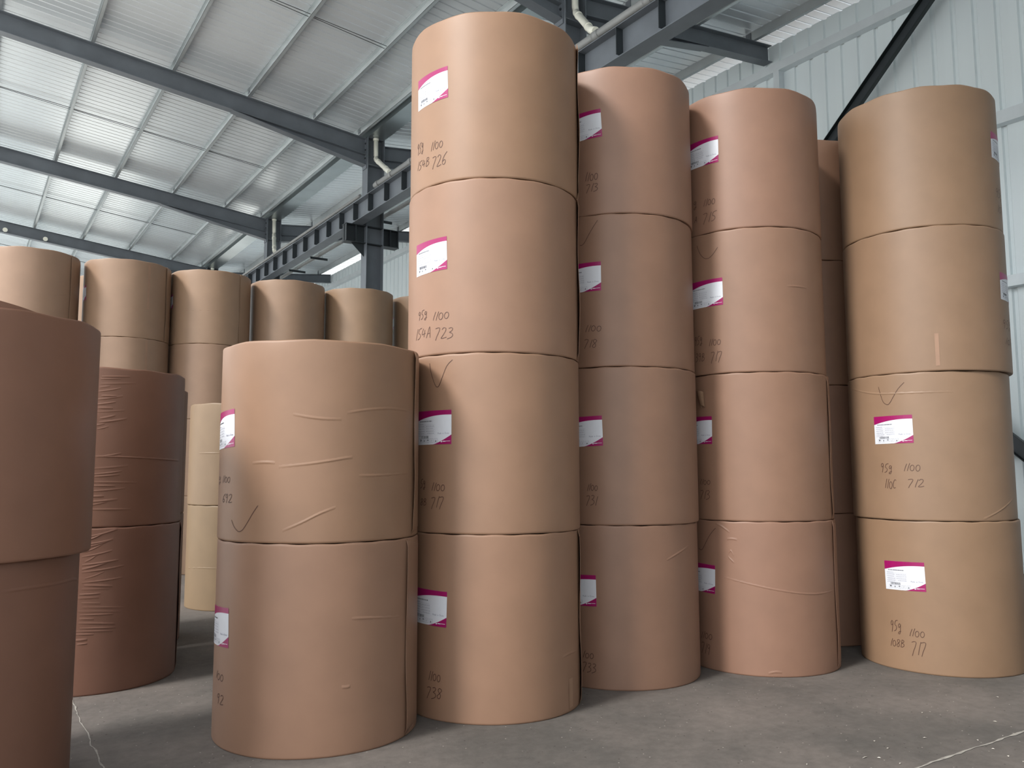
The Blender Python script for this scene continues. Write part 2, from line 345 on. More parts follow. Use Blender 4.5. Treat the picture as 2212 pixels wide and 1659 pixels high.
# right wall: ribbed sheets, girts, post, diagonal braces
wall = struct(empty('wall_right'))
WZ = 9.46
prof = sheet_profile(.96, 3, .03, .085, .045)
mb = MB()
for (y0, h0), (y1, h1) in zip(prof, prof[1:]):
    mb.quad((XW+h0, y0, 0), (XW+h0, y0, WZ), (XW+h1, y1, WZ), (XW+h1, y1, 0))
me = mb.mesh('wall_sheet', WALLM)
for k in range(int(47.5/.96)): add('wall_sheet', me, wall, (0, Y_A+k*.96, 0))
for z0, z1 in ((8.84, 8.97), (6.44, 6.60), (4.04, 4.17), (1.64, 1.79)):
    MB().box(XW-.16, XW-.15, Y_A, Y_B, z0, z1+.03).box(XW-.15, XW-.002, Y_A, Y_B, z1+.024, z1+.03).box(XW-.15, XW-.002, Y_A, Y_B, z0, z0+.006).build('girt', GIRT, wall)
MB().box(XW-.148, XW-.003, 9.47, 9.6, 0, 8.86).build('post', GIRT, wall)
def channel(a, b, label):
    a = Vector(a); b = Vector(b); d = (b-a).normalized(); xn = Vector((1, 0, 0)); u = d.cross(xn).normalized()
    o = empty('wall_brace', a); tag(o, label, 'brace', 'diagonal wall braces')
    wv = .2
    def bar(name, off, dirn, w, th, m): MB().bar(off, (b-a)+off, dirn, w, th).build(name, m, o)
    bar('web', Vector((0, 0, 0)), u, wv, .01, STEELD)
    bar('flange', u*wv/2+xn*-.04, xn, .08, .01, BLACK); bar('flange', u*-wv/2+xn*-.04, xn, .08, .01, BLACK)
    MB().tube([xn*-.012+d*.4, xn*-.006+d*.4], .02, 8).build('bolt', PURL, o)
    return o
BX = XW-.30
channel((BX, 9.75, 5.72), (BX, 5.95, 9.23), 'black steel channel brace slanting up the ribbed wall above the wall-side stack')
channel((BX, 9.75, 5.40), (BX, 3.75, .12), 'black steel channel brace slanting down to the floor behind the wall-side stack')
pl = MB().box(BX-.02, BX+.006, 9.45, 10.1, 5.2, 5.95).build('brace_gusset', STEELD, wall)

wb = struct(empty('wall_back_unseen')); mb = MB()  # unseen wall behind the camera, added to block sky fill from that side
for (y0, h0), (y1, h1) in zip(prof, prof[1:]):
    mb.quad((y0, Y_A-h0, 0), (y1, Y_A-h1, 0), (y1, Y_A-h1, 9.3), (y0, Y_A-h0, 9.3))
me = mb.mesh('wall_sheet', WALLM)
for k in range(13): add('wall_sheet', me, wb, (-.05+k*.96, 0, 0))
# unseen far gable wall, added with two doorways to localise bright roof reflections
wf = struct(empty('wall_far_unseen'))
def gable(z0, z1):
    mb = MB()
    for (y0, h0), (y1, h1) in zip(prof, prof[1:]):
        mb.quad((y0, Y_B+.1+h0, z0), (y0, Y_B+.1+h0, z1), (y1, Y_B+.1+h1, z1), (y1, Y_B+.1+h1, z0))
    return mb.mesh('wall_sheet', WALLM)
for k in range(15):
    xx = -1.6+k*.96; ztop = min(zt(min(xx, 7.4)+.96), 12) if xx < 7 else zr(xx); add('wall_sheet', gable(5.6 if 1.0 < xx < 4.3 or 8.6 < xx < 10.9 else 0, ztop+.15), wf, (xx, 0, 0))
# ------------------------------------------------------------------ paper rolls
RH = 1.1
def hit(px, py, c, r):
    d = ray(px, py); a = d[0]**2+d[1]**2; b = -(d[0]*c[0]+d[1]*c[1]); cc = c[0]**2+c[1]**2-r*r; D = b*b-a*cc
    if D < 0: return None
    t = (-b-math.sqrt(D))/a; P = CP+d*t; base = math.atan2(-c[1], -c[0])
    return base+(math.atan2(P[1]-c[1], P[0]-c[0])-base+math.pi) % (2*math.pi)-math.pi, P[2]
def hits(px, py, c, r, step=1.0):              # nudge towards the axis until the ray meets the roll
    d = np.array([c[0], c[1], 0.0])
    z = d@fw; cxp = PW/2+FPX*(d@rt)/z
    for k in range(60):
        h = hit(px, py, c, r)
        if h: return h
        px += step if cxp > px else -step
    raise ValueError('no hit')
class Roll: pass
ROLLS = {}
def make_roll(c, r, k, seed, tint, label, group, top=False, name='paper_roll'):
    rdm = random.Random(seed); n = 112; z0 = k*RH
    ph = [rdm.uniform(0, 6.28) for _ in range(8)]
    lob = rdm.choice((9, 10, 11, 12, 13))
    def wob(a): return .0015*math.sin(3*a+ph[0])+.001*math.sin(5*a+ph[1])
    def facet(a, q): x = ((a+ph[q])*lob/(2*math.pi)) % 1; return abs(x-.5)*2
    rows = []
    zs = [0, .002, .005, .010, .014, .05, .12, .3, .55, .8, .98, 1.05, 1.0845, 1.0885, 1.0945, 1.0970, 1.0985]
    V = []; F = []; S = []
    for zi, z in enumerate(zs):
        for j in range(n):
            a = 2*math.pi*j/n; e = min(z, 1.0985-z)
            rim = max(0, 1-e/.010); soft = max(0, 1-e/.05)
            rr = r+wob(a)-.005*rim**2.2-((.004*facet(a, 3) if top and z > .5 else .001*facet(a, 2)))*soft**1.5
            dz = 0
            if z > .5: dz = -(.0004+.002*(.5+.5*math.sin(7*a+ph[4]))+(.006*facet(a, 3) if top else .002*math.sin(19*a+ph[5])))*max(0, 1-e/.06)
            else: dz = (.0004+.002*(.5+.5*math.sin(6*a+ph[6])))*max(0, 1-e/.06)*(1 if k else .3)
            V.append((rr*math.cos(a), rr*math.sin(a), max(0, z+dz)))
    for zi in range(len(zs)-1):
        for j in range(n):
            l = (j+1) % n; F.append((zi*n+j, zi*n+l, (zi+1)*n+l, (zi+1)*n+j)); S.append(True)
    for base, zc, flip in ((0, .0, True), ((len(zs)-1)*n, 1.094, False)):     # end discs with the core hole
        i = len(V)
        V += [(V[base+j][0], V[base+j][1], V[base+j][2]) for j in range(n)]
        V += [(.05*math.cos(2*math.pi*j/n), .05*math.sin(2*math.pi*j/n), zc) for j in range(n)]
        for j in range(n):
            l = (j+1) % n; q = (i+j, i+l, i+n+l, i+n+j); F.append(q[::-1] if flip else q); S.append(False)
    me = bpy.data.meshes.new(name); me.from_pydata(V, [], F); me.polygons.foreach_set('use_smooth', S); me.materials.append(KRAFT); me.update()
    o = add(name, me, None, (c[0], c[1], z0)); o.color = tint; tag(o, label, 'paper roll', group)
    R = Roll(); R.wob = wob; R.o = o; R.c = c; R.r = r; R.z = z0; R.tint = tint; R.rd = rdm
    mb = MB(); m2 = 20
    for rr, fl_ in ((.05, False), (.038, True)):
        for j in range(m2):
            a, b = 2*math.pi*j/m2, 2*math.pi*(j+1)/m2
            mb.quad((rr*math.cos(a), rr*math.sin(a), .004), (rr*math.cos(b), rr*math.sin(b), .004), (rr*math.cos(b), rr*math.sin(b), 1.094), (rr*math.cos(a), rr*math.sin(a), 1.094), True)
    for j in range(m2):
        a, b = 2*math.pi*j/m2, 2*math.pi*(j+1)/m2
        mb.quad((.038*math.cos(a), .038*math.sin(a), 1.0942), (.05*math.cos(a), .05*math.sin(a), 1.0942), (.05*math.cos(b), .05*math.sin(b), 1.0942), (.038*math.cos(b), .038*math.sin(b), 1.0942))
    mb.build('core_tube', CORE, o)
    return R
def cyl(R, a, z, off):
    q = R.r+R.wob(a)+off; return (q*math.cos(a), q*math.sin(a), z)
def patch(R, name, m, a0, z0, rot, polys, off, parent, maxseg=.03):
    """flat outlines (u right, v up, metres) wrapped on the roll; each poly is a list of columns (u, vlow, vhigh)"""
    mb = MB(); cr, sr = math.cos(rot), math.sin(rot)
    P = lambda u, v: cyl(R, a0+(u*cr-v*sr)/R.r, z0+u*sr+v*cr, off)
    for cols in polys:
        for (u0, l0, h0), (u1, l1, h1) in zip(cols, cols[1:]):
            mb.quad(P(u0, l0), P(u1, l1), P(u1, h1), P(u0, h0), True)
    return mb.build(name, m, parent)
def rect(u0, u1, v0, v1, n=1): return [(u0+(u1-u0)*i/n, v0, v1) for i in range(n+1)]
def ribbon(mb, R, pts, w, off):       # pts: list of (angle, z)
    if len(pts) < 2: return
    Q = [(a*R.r, z) for a, z in pts]; L = []; 
    for i, p in enumerate(Q):
        a = Q[max(i-1, 0)]; b = Q[min(i+1, len(Q)-1)]; dx, dz = b[0]-a[0], b[1]-a[1]; l = math.hypot(dx, dz) or 1
        nx, nz = -dz/l*w/2, dx/l*w/2; L.append(((p[0]+nx, p[1]+nz), (p[0]-nx, p[1]-nz)))
    for (a, b), (c, d) in zip(L, L[1:]):
        mb.quad(*[cyl(R, u/R.r, z, off) for u, z in (b, d, c, a)], True)
def E_(cx, cy, rx, ry, a0, a1, n=12): return [(cx+rx*math.cos(math.radians(a0+(a1-a0)*i/n)), cy+ry*math.sin(math.radians(a0+(a1-a0)*i/n))) for i in range(n+1)]
GL = {'0': [E_(.3, .4, .24, .38, 110, 480, 14)], '1': [[(.36, 1), (.2, .45), (.12, 0)]],
 '2': [[(.08, .82), (.25, .98), (.48, .9), (.46, .65), (.25, .32), (.05, .05), (.3, .04), (.62, .12)]],
 '3': [[(.1, .92), (.35, .98), (.5, .86), (.4, .66), (.2, .55), (.45, .45), (.56, .25), (.4, .06), (.02, -.06)]],
 '4': [[(.2, .95), (.02, .4), (.3, .42), (.52, .46)], [(.42, .8), (.34, .1)]],
 '5': [[(.62, 1.02), (.24, .94), (.14, .6), (.36, .5), (.46, .3), (.3, .08), (.02, .0)]],
 '6': [[(.6, 1.05), (.3, .75), (.1, .35), (.12, .08), (.34, .02), (.48, .22), (.36, .42), (.12, .28)]],
 '7': [[(.02, .92), (.28, .99), (.5, .94), (.44, .66), (.24, .25), (.12, -.1)]],
 '8': [[(.5, .88), (.28, .98), (.12, .82), (.24, .6), (.46, .34), (.38, .06), (.14, .06), (.08, .28), (.34, .52), (.54, .78), (.5, .88)]],
 '9': [[(.46, .86), (.28, .98), (.1, .78), (.2, .56), (.4, .66), (.46, .86), (.4, .4), (.3, -.05)]],
 'A': [[(.02, 0), (.2, .55), (.36, 1), (.44, .5), (.5, -.02)], [(.1, .36), (.46, .40)]],
 'B': [[(.18, .98), (.06, 0)], [(.16, .96), (.44, .92), (.44, .68), (.14, .54), (.48, .44), (.52, .2), (.3, .02), (.06, .0)]],
 'C': [[(.5, .9), (.3, 1), (.1, .7), (.06, .3), (.2, .02), (.46, .1)]],
 'g': [[(.42, .78), (.22, .84), (.08, .62), (.2, .46), (.42, .66), (.44, .76), (.42, .2), (.34, -.12), (.1, -.1), (.2, .06), (.56, .14)]],
 'M': [[(0, 0), (.08, 1), (.3, .3), (.52, 1), (.6, 0)]], 'a': [E_(.25, .28, .2, .28, 30, 390, 10), [(.46, .55), (.48, 0)]],
 'd': [E_(.25, .28, .2, .28, 30, 390, 10), [(.46, 1), (.46, 0)]], 'e': [[(.06, .3), (.46, .32), (.4, .54), (.18, .56), (.05, .3), (.16, .03), (.44, .08)]],
 'i': [[(.2, .55), (.2, 0)], [(.2, .75), (.2, .82)]], 'n': [[(.05, .55), (.05, 0)], [(.05, .4), (.25, .56), (.42, .42), (.44, 0)]], 'h': [[(.05, 1), (.05, 0)], [(.05, .4), (.25, .56), (.42, .42), (.44, 0)]]}
ADV = {'1': .34, 'i': .4, ' ': .45, 'M': .78}
def smooth(pts, n=4):
    if len(pts) < 3: return pts
    out = []; P = [pts[0]]+list(pts)+[pts[-1]]
    for i in range(1, len(P)-2):
        p0, p1, p2, p3 = P[i-1:i+3]
        for j in range(n):
            t = j/n
            out.append(tuple(.5*((2*p1[q])+(-p0[q]+p2[q])*t+(2*p0[q]-5*p1[q]+4*p2[q]-p3[q])*t*t+(-p0[q]+3*p1[q]-3*p2[q]+p3[q])*t**3) for q in (0, 1)))
    out.append(tuple(pts[-1])); return out
def write(mb, R, word, u0, u1, zb, h, w, off=.0012, slant=.18, jit=.05, slope=0.0):
    tot = sum(ADV.get(ch, .62) for ch in word); x = 0; sc = (u1-u0)/tot
    for ch in word:
        dv = R.rd.uniform(-jit, jit)*h; s = R.rd.uniform(1-jit, 1+jit)
        for st_ in GL.get(ch, []):
            pts = []
            for gx, gy in smooth(st_, 3):
                u = u0+(x+gx*.92+slant*(gy-.5)*.5)*sc; pts.append((u/R.r, zb+gy*h*s+dv+(u-u0)*slope))
            ribbon(mb, R, pts, w, off)
        x += ADV.get(ch, .62)
def handwriting(R, words):
    for grp in words:
        for word, xl, xr, yt, yb in grp:
            mb = MB()
            ym = (yt+yb)/2; a0, zc0 = hits(xl, ym, R.c, R.r); a1, zc1 = hits(xr, ym, R.c, R.r); am, zm = hits((xl+xr)/2, ym, R.c, R.r)
            _, ztp = hits((xl+xr)/2, yt, R.c, R.r); _, zbt = hits((xl+xr)/2, yb, R.c, R.r)
            write(mb, R, word, a0*R.r, a1*R.r, zbt-R.z, (ztp-zbt)*.92, .0042)
            mb.build('handwriting', PEN, R.o)
def check(R, pts):
    P = [hits(x, y, R.c, R.r) for x, y in pts]; P = smooth([(a, z-R.z) for a, z in P], 3)
    mb = MB(); ribbon(mb, R, P, .0042, .0012); mb.build('check_mark', PEN, R.o)
def crease(R, pts, h=.006, w=.011, name='wrap_crease'):
    P = smooth([(lambda q: (q[0], q[1]-R.z))(hits(x, y, R.c, R.r)) for x, y in pts], 4); mb = MB(); n = len(P)-1; sec = []
    for i, (a, z) in enumerate(P):
        t = math.sin(math.pi*min(1, max(0, i/n)))**.6 if n else 0
        sec.append([cyl(R, a, z+w*q, (h*g*t if g else -.0008)) for q, g in ((1.2, 0), (.75, .12), (.4, .5), (.12, .95), (-.08, .95), (-.3, .45), (-.6, .1), (-1, 0))])
    i0 = len(mb.v); m = 8
    for s in sec: mb.v += s
    for i in range(len(sec)-1):
        for q in range(m-1):
            mb.f.append((i0+i*m+q, i0+i*m+q+1, i0+(i+1)*m+q+1, i0+(i+1)*m+q)); mb.sm.append(True)
    o = mb.build(name, KRAFT, R.o); o.color = R.tint
def flap(R, px, py, span=.9, lift=.014, zlo=.004, zhi=1.092, side=1):
    a0, _ = hits(px, py, R.c, R.r); flap_at(R, a0, span, lift, zlo, zhi, side)
def flap_at(R, a0, span=.9, lift=.014, zlo=.004, zhi=1.092, side=1):
    mb = MB(); nz = 26; na = [0, .01, .03, .07, .14, .25, .45, .7, 1]
    p1, p2 = R.rd.uniform(0, 6), R.rd.uniform(0, 6); n = len(na)
    for i in range(nz+1):
        z = zlo+(zhi-zlo)*i/nz; wv = .006*math.sin(5*z+p1)+.004*math.sin(13*z+p2); e = min(z, 1.1-z); rim = max(0, 1-e/.03)
        for q in na:
            a = a0+side*(span*q+wv*(1-q)); off = .0025+lift*(1+.35*math.sin(9*z+p2))*math.exp(-q*9)-.018*rim**2
            mb.v.append(cyl(R, a, z, off))
    for i in range(nz):
        for q in range(n-1):
            f = (i*n+q, i*n+q+1, (i+1)*n+q+1, (i+1)*n+q); mb.f.append(f if side > 0 else f[::-1]); mb.sm.append(True)
    o = mb.build('wrap_flap', KRAFT, R.o); o.color = R.tint
    sm = o.modifiers.new('thickness', 'SOLIDIFY'); sm.thickness = .0018; sm.offset = -1
def tape(R, x0, x1, ya, yb):
    a0, _ = hits(x0, (ya+yb)/2, R.c, R.r); a1, _ = hits(x1, (ya+yb)/2, R.c, R.r); _, zt_ = hits((x0+x1)/2, ya, R.c, R.r); _, zb = hits((x0+x1)/2, yb, R.c, R.r)
    patch(R, 'tape_strip', TAPE, a0, max(.012, zb-R.z), 0, [rect(0, (a1-a0)*R.r, 0, min(zt_-R.z, 1.08)-max(.012, zb-R.z), 3)], .0016, R.o)

LW, LH = .297, .210
def arc_top(u):                       # lower edge of the magenta band: rises from the left, nearly flat at right
    t = u/LW; return LH*(.70+.165*(1-(1-min(t, 1)/.85)**2))
def arc_bot(u):                       # upper edge of the lower corner
    t = u/LW; return LH*max(0, -.02+.30*((t-.42)/.58)**1.6) if t > .42 else 0
def paper_label(R, tr=None, br=None, tl=None, bl=None, full=True):
    if tr: a1, z1 = hits(*tr, R.c, R.r); a2, z2 = hits(*br, R.c, R.r)
    else: a1, z1 = hits(*tl, R.c, R.r); a2, z2 = hits(*bl, R.c, R.r)
    rot = math.atan2((a2-a1)*R.r, LH)             # slight tilt of the sticker
    rot = max(-.07, min(.07, rot)); zc = (z1+z2)/2-R.z; ac = (a1+a2)/2
    # origin: lower left corner of the sheet
    ux = -LW if tr else 0.0
    a0 = ac+(ux*math.cos(rot)+LH/2*math.sin(rot))/R.r; z0 = zc+ux*math.sin(rot)-LH/2*math.cos(rot)
    A = (a0, z0, rot); n = 14
    lab = patch(R, 'paper_label', WHITE, *A, [rect(0, LW, 0, LH, n)], .0012, R.o); lab['label'] = 'white and magenta printed label'
    patch(R, 'header_band', MAGENTA, *A, [[(LW*i/n, arc_top(LW*i/n), LH) for i in range(n+1)]], .0017, lab)
    patch(R, 'corner_band', MAGENTA, *A, [[(LW*(.44+.56*i/n), 0, max(.0005, arc_bot(LW*(.44+.56*i/n)))) for i in range(n+1)]], .0017, lab)
    # printed matter
    ink = []; pale = []; rr = R.rd
    for v in (.60, .535, .465, .39, .325, .26): ink.append(rect(.018, .0215, LH*v, LH*v+.0035))
    for v in (.535, .465, .39): ink.append(rect(.095, .099, LH*v, LH*v+.0035))
    for j, v in enumerate((.60, .535, .465, .39, .325, .26)):
        u = .026
        while u < (.075 if j else .07):
            l = rr.uniform(.004, .012); pale.append(rect(u, u+l, LH*v, LH*v+.0034)); u += l+.0025
        u = .104
        while j in (1, 2, 3, 4) and u < .16:
            l = rr.uniform(.004, .014); pale.append(rect(u, u+l, LH*v+.0008, LH*v+.0036)); u += l+.003
        if j: pale.append(rect(.022, .17, LH*v+.0105, LH*v+.0114, 3))
    u = .03
    while u < .145:
        l = rr.uniform(.003, .007); ink.append(rect(u, u+l, LH*.675, LH*.675+.0065)); u += l+.003
    u = .042
    while u < .118:
        l = rr.choice((.0012, .002, .003)); ink.append(rect(u, u+l, LH*.185, LH*.185+.016)); u += l+rr.choice((.0014, .002, .003))
    for j in range(5):
        x = .030+j*.034; y = LH*.055; s = .026; t = .0014
        for q in (rect(x, x+s, y, y+t), rect(x, x+s, y+s-t, y+s), rect(x, x+t, y, y+s), rect(x+s-t, x+s, y, y+s)): pale.append(q)
        if j == 0: ink += [[(x+.007, y+.013, y+.021), (x+.011, y+.010, y+.021), (x+.013, y+.004, y+.021), (x+.015, y+.010, y+.021), (x+.019, y+.013, y+.021)]]
        if j == 1: ink += [[(x+.009, y+.012, y+.0125), (x+.013, y+.004, y+.021), (x+.017, y+.012, y+.0125)]]
        if j == 2: ink += [[(x+.005, y+.014, y+.0142), (x+.009, y+.014, y+.019), (x+.013, y+.014, y+.021), (x+.017, y+.014, y+.019), (x+.021, y+.014, y+.0142)], rect(x+.0125, x+.014, y+.004, y+.014)]
        if j == 3: ink += [rect(x+.008, x+.018, y+.015, y+.0165), rect(x+.010, x+.012, y+.006, y+.012)]
        if j == 4: ink += [rect(x+.009, x+.017, y+.005, y+.012), rect(x+.012, x+.014, y+.014, y+.019)]
    patch(R, 'print', INK, *A, ink, .0020, lab)['kind'] = 'stuff'; patch(R, 'fine_print', INKPALE, *A, pale, .0019, lab)['kind'] = 'stuff'
    mb = MB(); cr = math.cos(rot)
    uu = .195; base = z0+uu*math.sin(rot)+LH*.30; write(mb, R, 'Made in China', (a0*R.r)+uu*cr, (a0*R.r)+(uu+.085)*cr, base, .0105, .0016, .0020, 0, 0, math.sin(rot))
    mb.build('origin_text', INKPALE, lab)
    logo = [[(LW*.735, LH*.070, LH*.076), (LW*.755, LH*.055, LH*.098), (LW*.775, LH*.068, LH*.088)], rect(LW*.785, LW*.86, LH*.075, LH*.098), rect(LW*.865, LW*.97, LH*.086, LH*.098)]
    patch(R, 'logo', WHITE, *A, logo, .0022, lab)
    return lab

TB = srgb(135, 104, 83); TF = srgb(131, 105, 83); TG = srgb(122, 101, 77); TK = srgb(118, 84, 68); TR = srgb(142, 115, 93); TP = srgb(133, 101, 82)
# stacks: axis x, axis y, radius, height in rolls, tint, sideways offsets of each roll (m, to the right of the view), radius changes
latd = np.array([math.cos(YAW), -math.sin(YAW)])
pos4 = ['bottom', 'second lowest', 'second highest', 'top']; pos2 = ['lower', 'upper']
STK = {
 'B': (1.82, 4.805, .581, 2, TB, (.002, -.002), None, 'two-high stack standing in front of the tall ones', ('692 check-less', '')),
 'C': (2.985, 4.700, .577, 4, TB, (-.008, -.003, 0, .006), None, 'tall stack right behind the two-high stack', None),
 'D': (4.174, 4.790, .578, 4, TP, (-.012, .002, -.001, .008), None, 'tall stack', None),
 'E': (5.300, 4.452, .577, 4, TP, (.011, .006, -.010, -.004), None, 'tall stack', None),
 'F': (6.45, 3.648, .582, 4, TF, (.003, -.012, .006, .002), (-.004, -.003, .010, .006), 'tall stack by the ribbed wall', None),
 'H': (6.53, 4.86, .578, 4, TP, (0, 0, 0, 0), None, 'stack half hidden beside the wall-side stack', None),
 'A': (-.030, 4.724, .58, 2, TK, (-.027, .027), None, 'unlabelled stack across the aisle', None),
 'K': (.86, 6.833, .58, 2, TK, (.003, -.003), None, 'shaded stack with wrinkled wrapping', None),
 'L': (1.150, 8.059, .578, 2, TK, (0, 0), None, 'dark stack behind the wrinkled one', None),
 'G': (2.688, 9.537, .58, 2, TG, (.004, -.004), None, 'sunlit yellowish stack far behind the two-high one', None),
 'R1': (.694, 12.904, .578, 4, TR, (0,)*4, None, 'far row, stack at its open end', None),
 'R2': (1.898, 12.888, .576, 4, TR, (0,)*4, None, 'far row, second stack from its open end', None),
 'R3': (3.068, 12.899, .577, 4, TR, (0,)*4, None, 'far row, third stack from its open end', None),
 'R4': (4.266, 12.898, .577, 4, TR, (0,)*4, None, 'far row, fourth stack from its open end', None),
 'R5': (5.457, 12.843, .577, 4, TR, (0,)*4, None, 'far row, fifth stack from its open end', None),
 'R6': (6.668, 12.751, .578, 4, TR, (0,)*4, None, 'far row, stack nearest the columns', None),
 'S': (1.863, 14.104, .578, 4, TR, (0,)*4, None, 'stack behind the far row, glimpsed through its gap', None)}
MARK = {('B', 0): 'marked 692 under its half-turned label', ('B', 1): 'marked 692 with a big tick', ('C', 3): 'marked 154B 726', ('C', 2): 'marked 154A 723', ('C', 1): 'marked 8B 717 with a tick', ('C', 0): 'marked 738 with a loose flap',
 ('D', 3): 'marked 1100 713 without a tick', ('D', 2): 'marked 718 with a tick', ('D', 1): 'marked 731', ('D', 0): 'marked 733', ('E', 3): 'marked A 715', ('E', 2): 'marked 39B 717 with a tick', ('E', 1): 'marked 713 with a torn curl', ('E', 0): 'marked 719 with a tick',
 ('F', 3): 'with its label turned towards the wall', ('F', 2): 'jutting over the roll below', ('F', 1): 'marked 110C 712 with a tick', ('F', 0): 'marked 108B 717'}
GRP = {'B': 'rolls of the two-high labelled stack', 'H': 'rolls of the half hidden stack', 'A': 'rolls of the unlabelled aisle stack', 'K': 'rolls of the shaded stack', 'L': 'rolls of the dark stack', 'G': 'rolls of the sunlit stack', 'S': 'rolls behind the far row'}
seed = 100
for n_, (x, y, r, cnt, tint, offs, drs, desc, _) in STK.items():
    for k in range(cnt):
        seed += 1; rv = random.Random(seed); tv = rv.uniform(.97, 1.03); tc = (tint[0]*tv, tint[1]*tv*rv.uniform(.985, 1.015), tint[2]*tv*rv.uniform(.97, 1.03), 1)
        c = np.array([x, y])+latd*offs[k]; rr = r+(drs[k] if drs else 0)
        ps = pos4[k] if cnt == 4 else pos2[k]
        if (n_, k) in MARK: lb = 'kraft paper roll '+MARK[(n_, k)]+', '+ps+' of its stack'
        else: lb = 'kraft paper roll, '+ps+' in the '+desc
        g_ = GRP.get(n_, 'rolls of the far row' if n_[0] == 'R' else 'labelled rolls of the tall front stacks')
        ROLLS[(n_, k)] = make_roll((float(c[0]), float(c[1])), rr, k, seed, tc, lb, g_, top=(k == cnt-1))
Q = ROLLS
LAB = {('C', 3): ((967, 143), (968, 209)), ('C', 2): ((965, 511), (966, 580)), ('C', 1): ((975, 886), (975, 958)), ('C', 0): ((966, 1280), (964, 1355)),
 ('D', 3): ((1297, 236), (1301, 293)), ('D', 2): ((1298, 565), (1299, 627)), ('D', 1): ((1300, 898), (1303, 962)), ('D', 0): ((1287, 1244), (1289, 1309)),
 ('E', 3): ((1551, 293), (1552, 349)), ('E', 2): ((1560, 600), (1562, 657)), ('E', 1): ((1538, 900), (1539, 958)), ('E', 0): ((1545, 1221), (1545, 1284)),
 ('F', 1): ((1970, 896), (1974, 956)), ('F', 0): ((1996, 1216), (2001, 1278)), ('B', 1): ((507, 884), (507, 963)), ('B', 0): ((494.5, 1314), (494, 1400)),
 ('R2', 3): ((186, 622), (186, 641)), ('R3', 3): ((374, 641), (374, 660)), ('R6', 3): ((851, 690), (851, 706))}
for key, (a, b) in LAB.items(): paper_label(Q[key], a, b)
paper_label(Q[('F', 3)], tl=(2139, 284), bl=(2142, 338)); paper_label(Q[('F', 2)], tl=(2159, 588), bl=(2162, 645))
TXT = {('C', 3): [[('95g', 903, 916, 307, 331), ('1100', 931, 958, 302, 322)], [('154B', 903, 929, 342, 362), ('726', 934, 966, 331, 358)]],
 ('C', 2): [[('95g', 904, 924, 670, 690), ('1100', 935, 972, 670, 690)], [('154A', 899, 933, 706, 731), ('723', 940, 981, 706, 732)]],
 ('C', 1): [[('5g', 909, 920, 1034, 1054), ('1100', 932, 962, 1041, 1060)], [('8B', 909, 922, 1075, 1091), ('717', 931, 960, 1071, 1097)]],
 ('C', 0): [[('1100', 926, 953, 1450, 1472)], [('738', 922, 956, 1483, 1509)]],
 ('D', 3): [[('1100', 1264, 1293, 370, 390)], [('713', 1266, 1293, 396, 414)]], ('D', 2): [[('1100', 1264, 1301, 700, 716)], [('718', 1262, 1291, 732, 751)]],
 ('D', 1): [[('1100', 1268, 1292, 1044, 1060)], [('731', 1266, 1291, 1069, 1091)]], ('D', 0): [[('100', 1259, 1284, 1406, 1422)], [('733', 1259, 1289, 1430, 1451)]],
 ('E', 3): [[('g', 1498, 1506, 431, 450), ('1100', 1519, 1546, 427, 443)], [('A', 1500, 1507, 467, 480), ('715', 1518, 1549, 456, 479)]],
 ('E', 2): [[('95g', 1501, 1518, 725, 745), ('1100', 1531, 1558, 730, 746)], [('39B', 1503, 1523, 761, 780), ('717', 1535, 1561, 757, 781)]],
 ('E', 1): [[('1100', 1512, 1536, 1034, 1047)], [('713', 1513, 1535, 1058, 1078)]], ('E', 0): [[('1100', 1515, 1540, 1364, 1380)], [('719', 1516, 1536, 1386, 1411)]],
 ('F', 3): [[('95g', 2151, 2161, 408, 428)], [('107', 2155, 2163, 443, 460)]], ('F', 2): [[('95g', 2166, 2181, 689, 710)], [('107', 2172, 2185, 730, 745)]],
 ('F', 1): [[('95g', 1903, 1929, 1000, 1020), ('1100', 1952, 1990, 1000, 1018)], [('110C', 1912, 1938, 1034, 1055), ('712', 1961, 1998, 1035, 1053)]],
 ('F', 0): [[('95g', 1924, 1948, 1339, 1364), ('1100', 1964, 1999, 1358, 1376)], [('108B', 1924, 1955, 1379, 1397), ('717', 1969, 2003, 1386, 1416)]],
 ('B', 1): [[('g', 472, 479, 1026, 1044), ('1100', 481, 498, 1026, 1043)], [('692', 481, 502, 1066, 1086)]], ('B', 0): [[('100', 467, 484, 1450, 1470)], [('92', 469, 484, 1498, 1522)]]}
for key, w_ in TXT.items(): handwriting(Q[key], w_)
for key, p_ in {('B', 1): [(500, 1123), (505, 1137), (513, 1147), (518, 1148), (525, 1143), (537, 1124), (545, 1110), (557, 1092)],
 ('C', 1): [(928, 785), (930, 800), (933, 812), (939, 830), (944, 836), (949, 831), (956, 812), (965, 790), (977, 777)],
 ('D', 2): [(1253, 530), (1257, 530), (1263, 524), (1272, 507), (1283, 488), (1291, 476)],
 ('E', 2): [(1506, 531), (1509, 541), (1514, 551), (1520, 557), (1525, 559), (1532, 557), (1540, 549), (1550, 534)],
 ('E', 0): [(1510, 1184), (1513, 1187), (1517, 1187), (1523, 1176), (1531, 1160), (1540, 1147), (1546, 1141)],
 ('F', 1): [(1898, 836), (1902, 851), (1908, 868), (1916, 874), (1922, 871), (1930, 857), (1940, 840), (1953, 826)]}.items(): check(Q[key], p_)
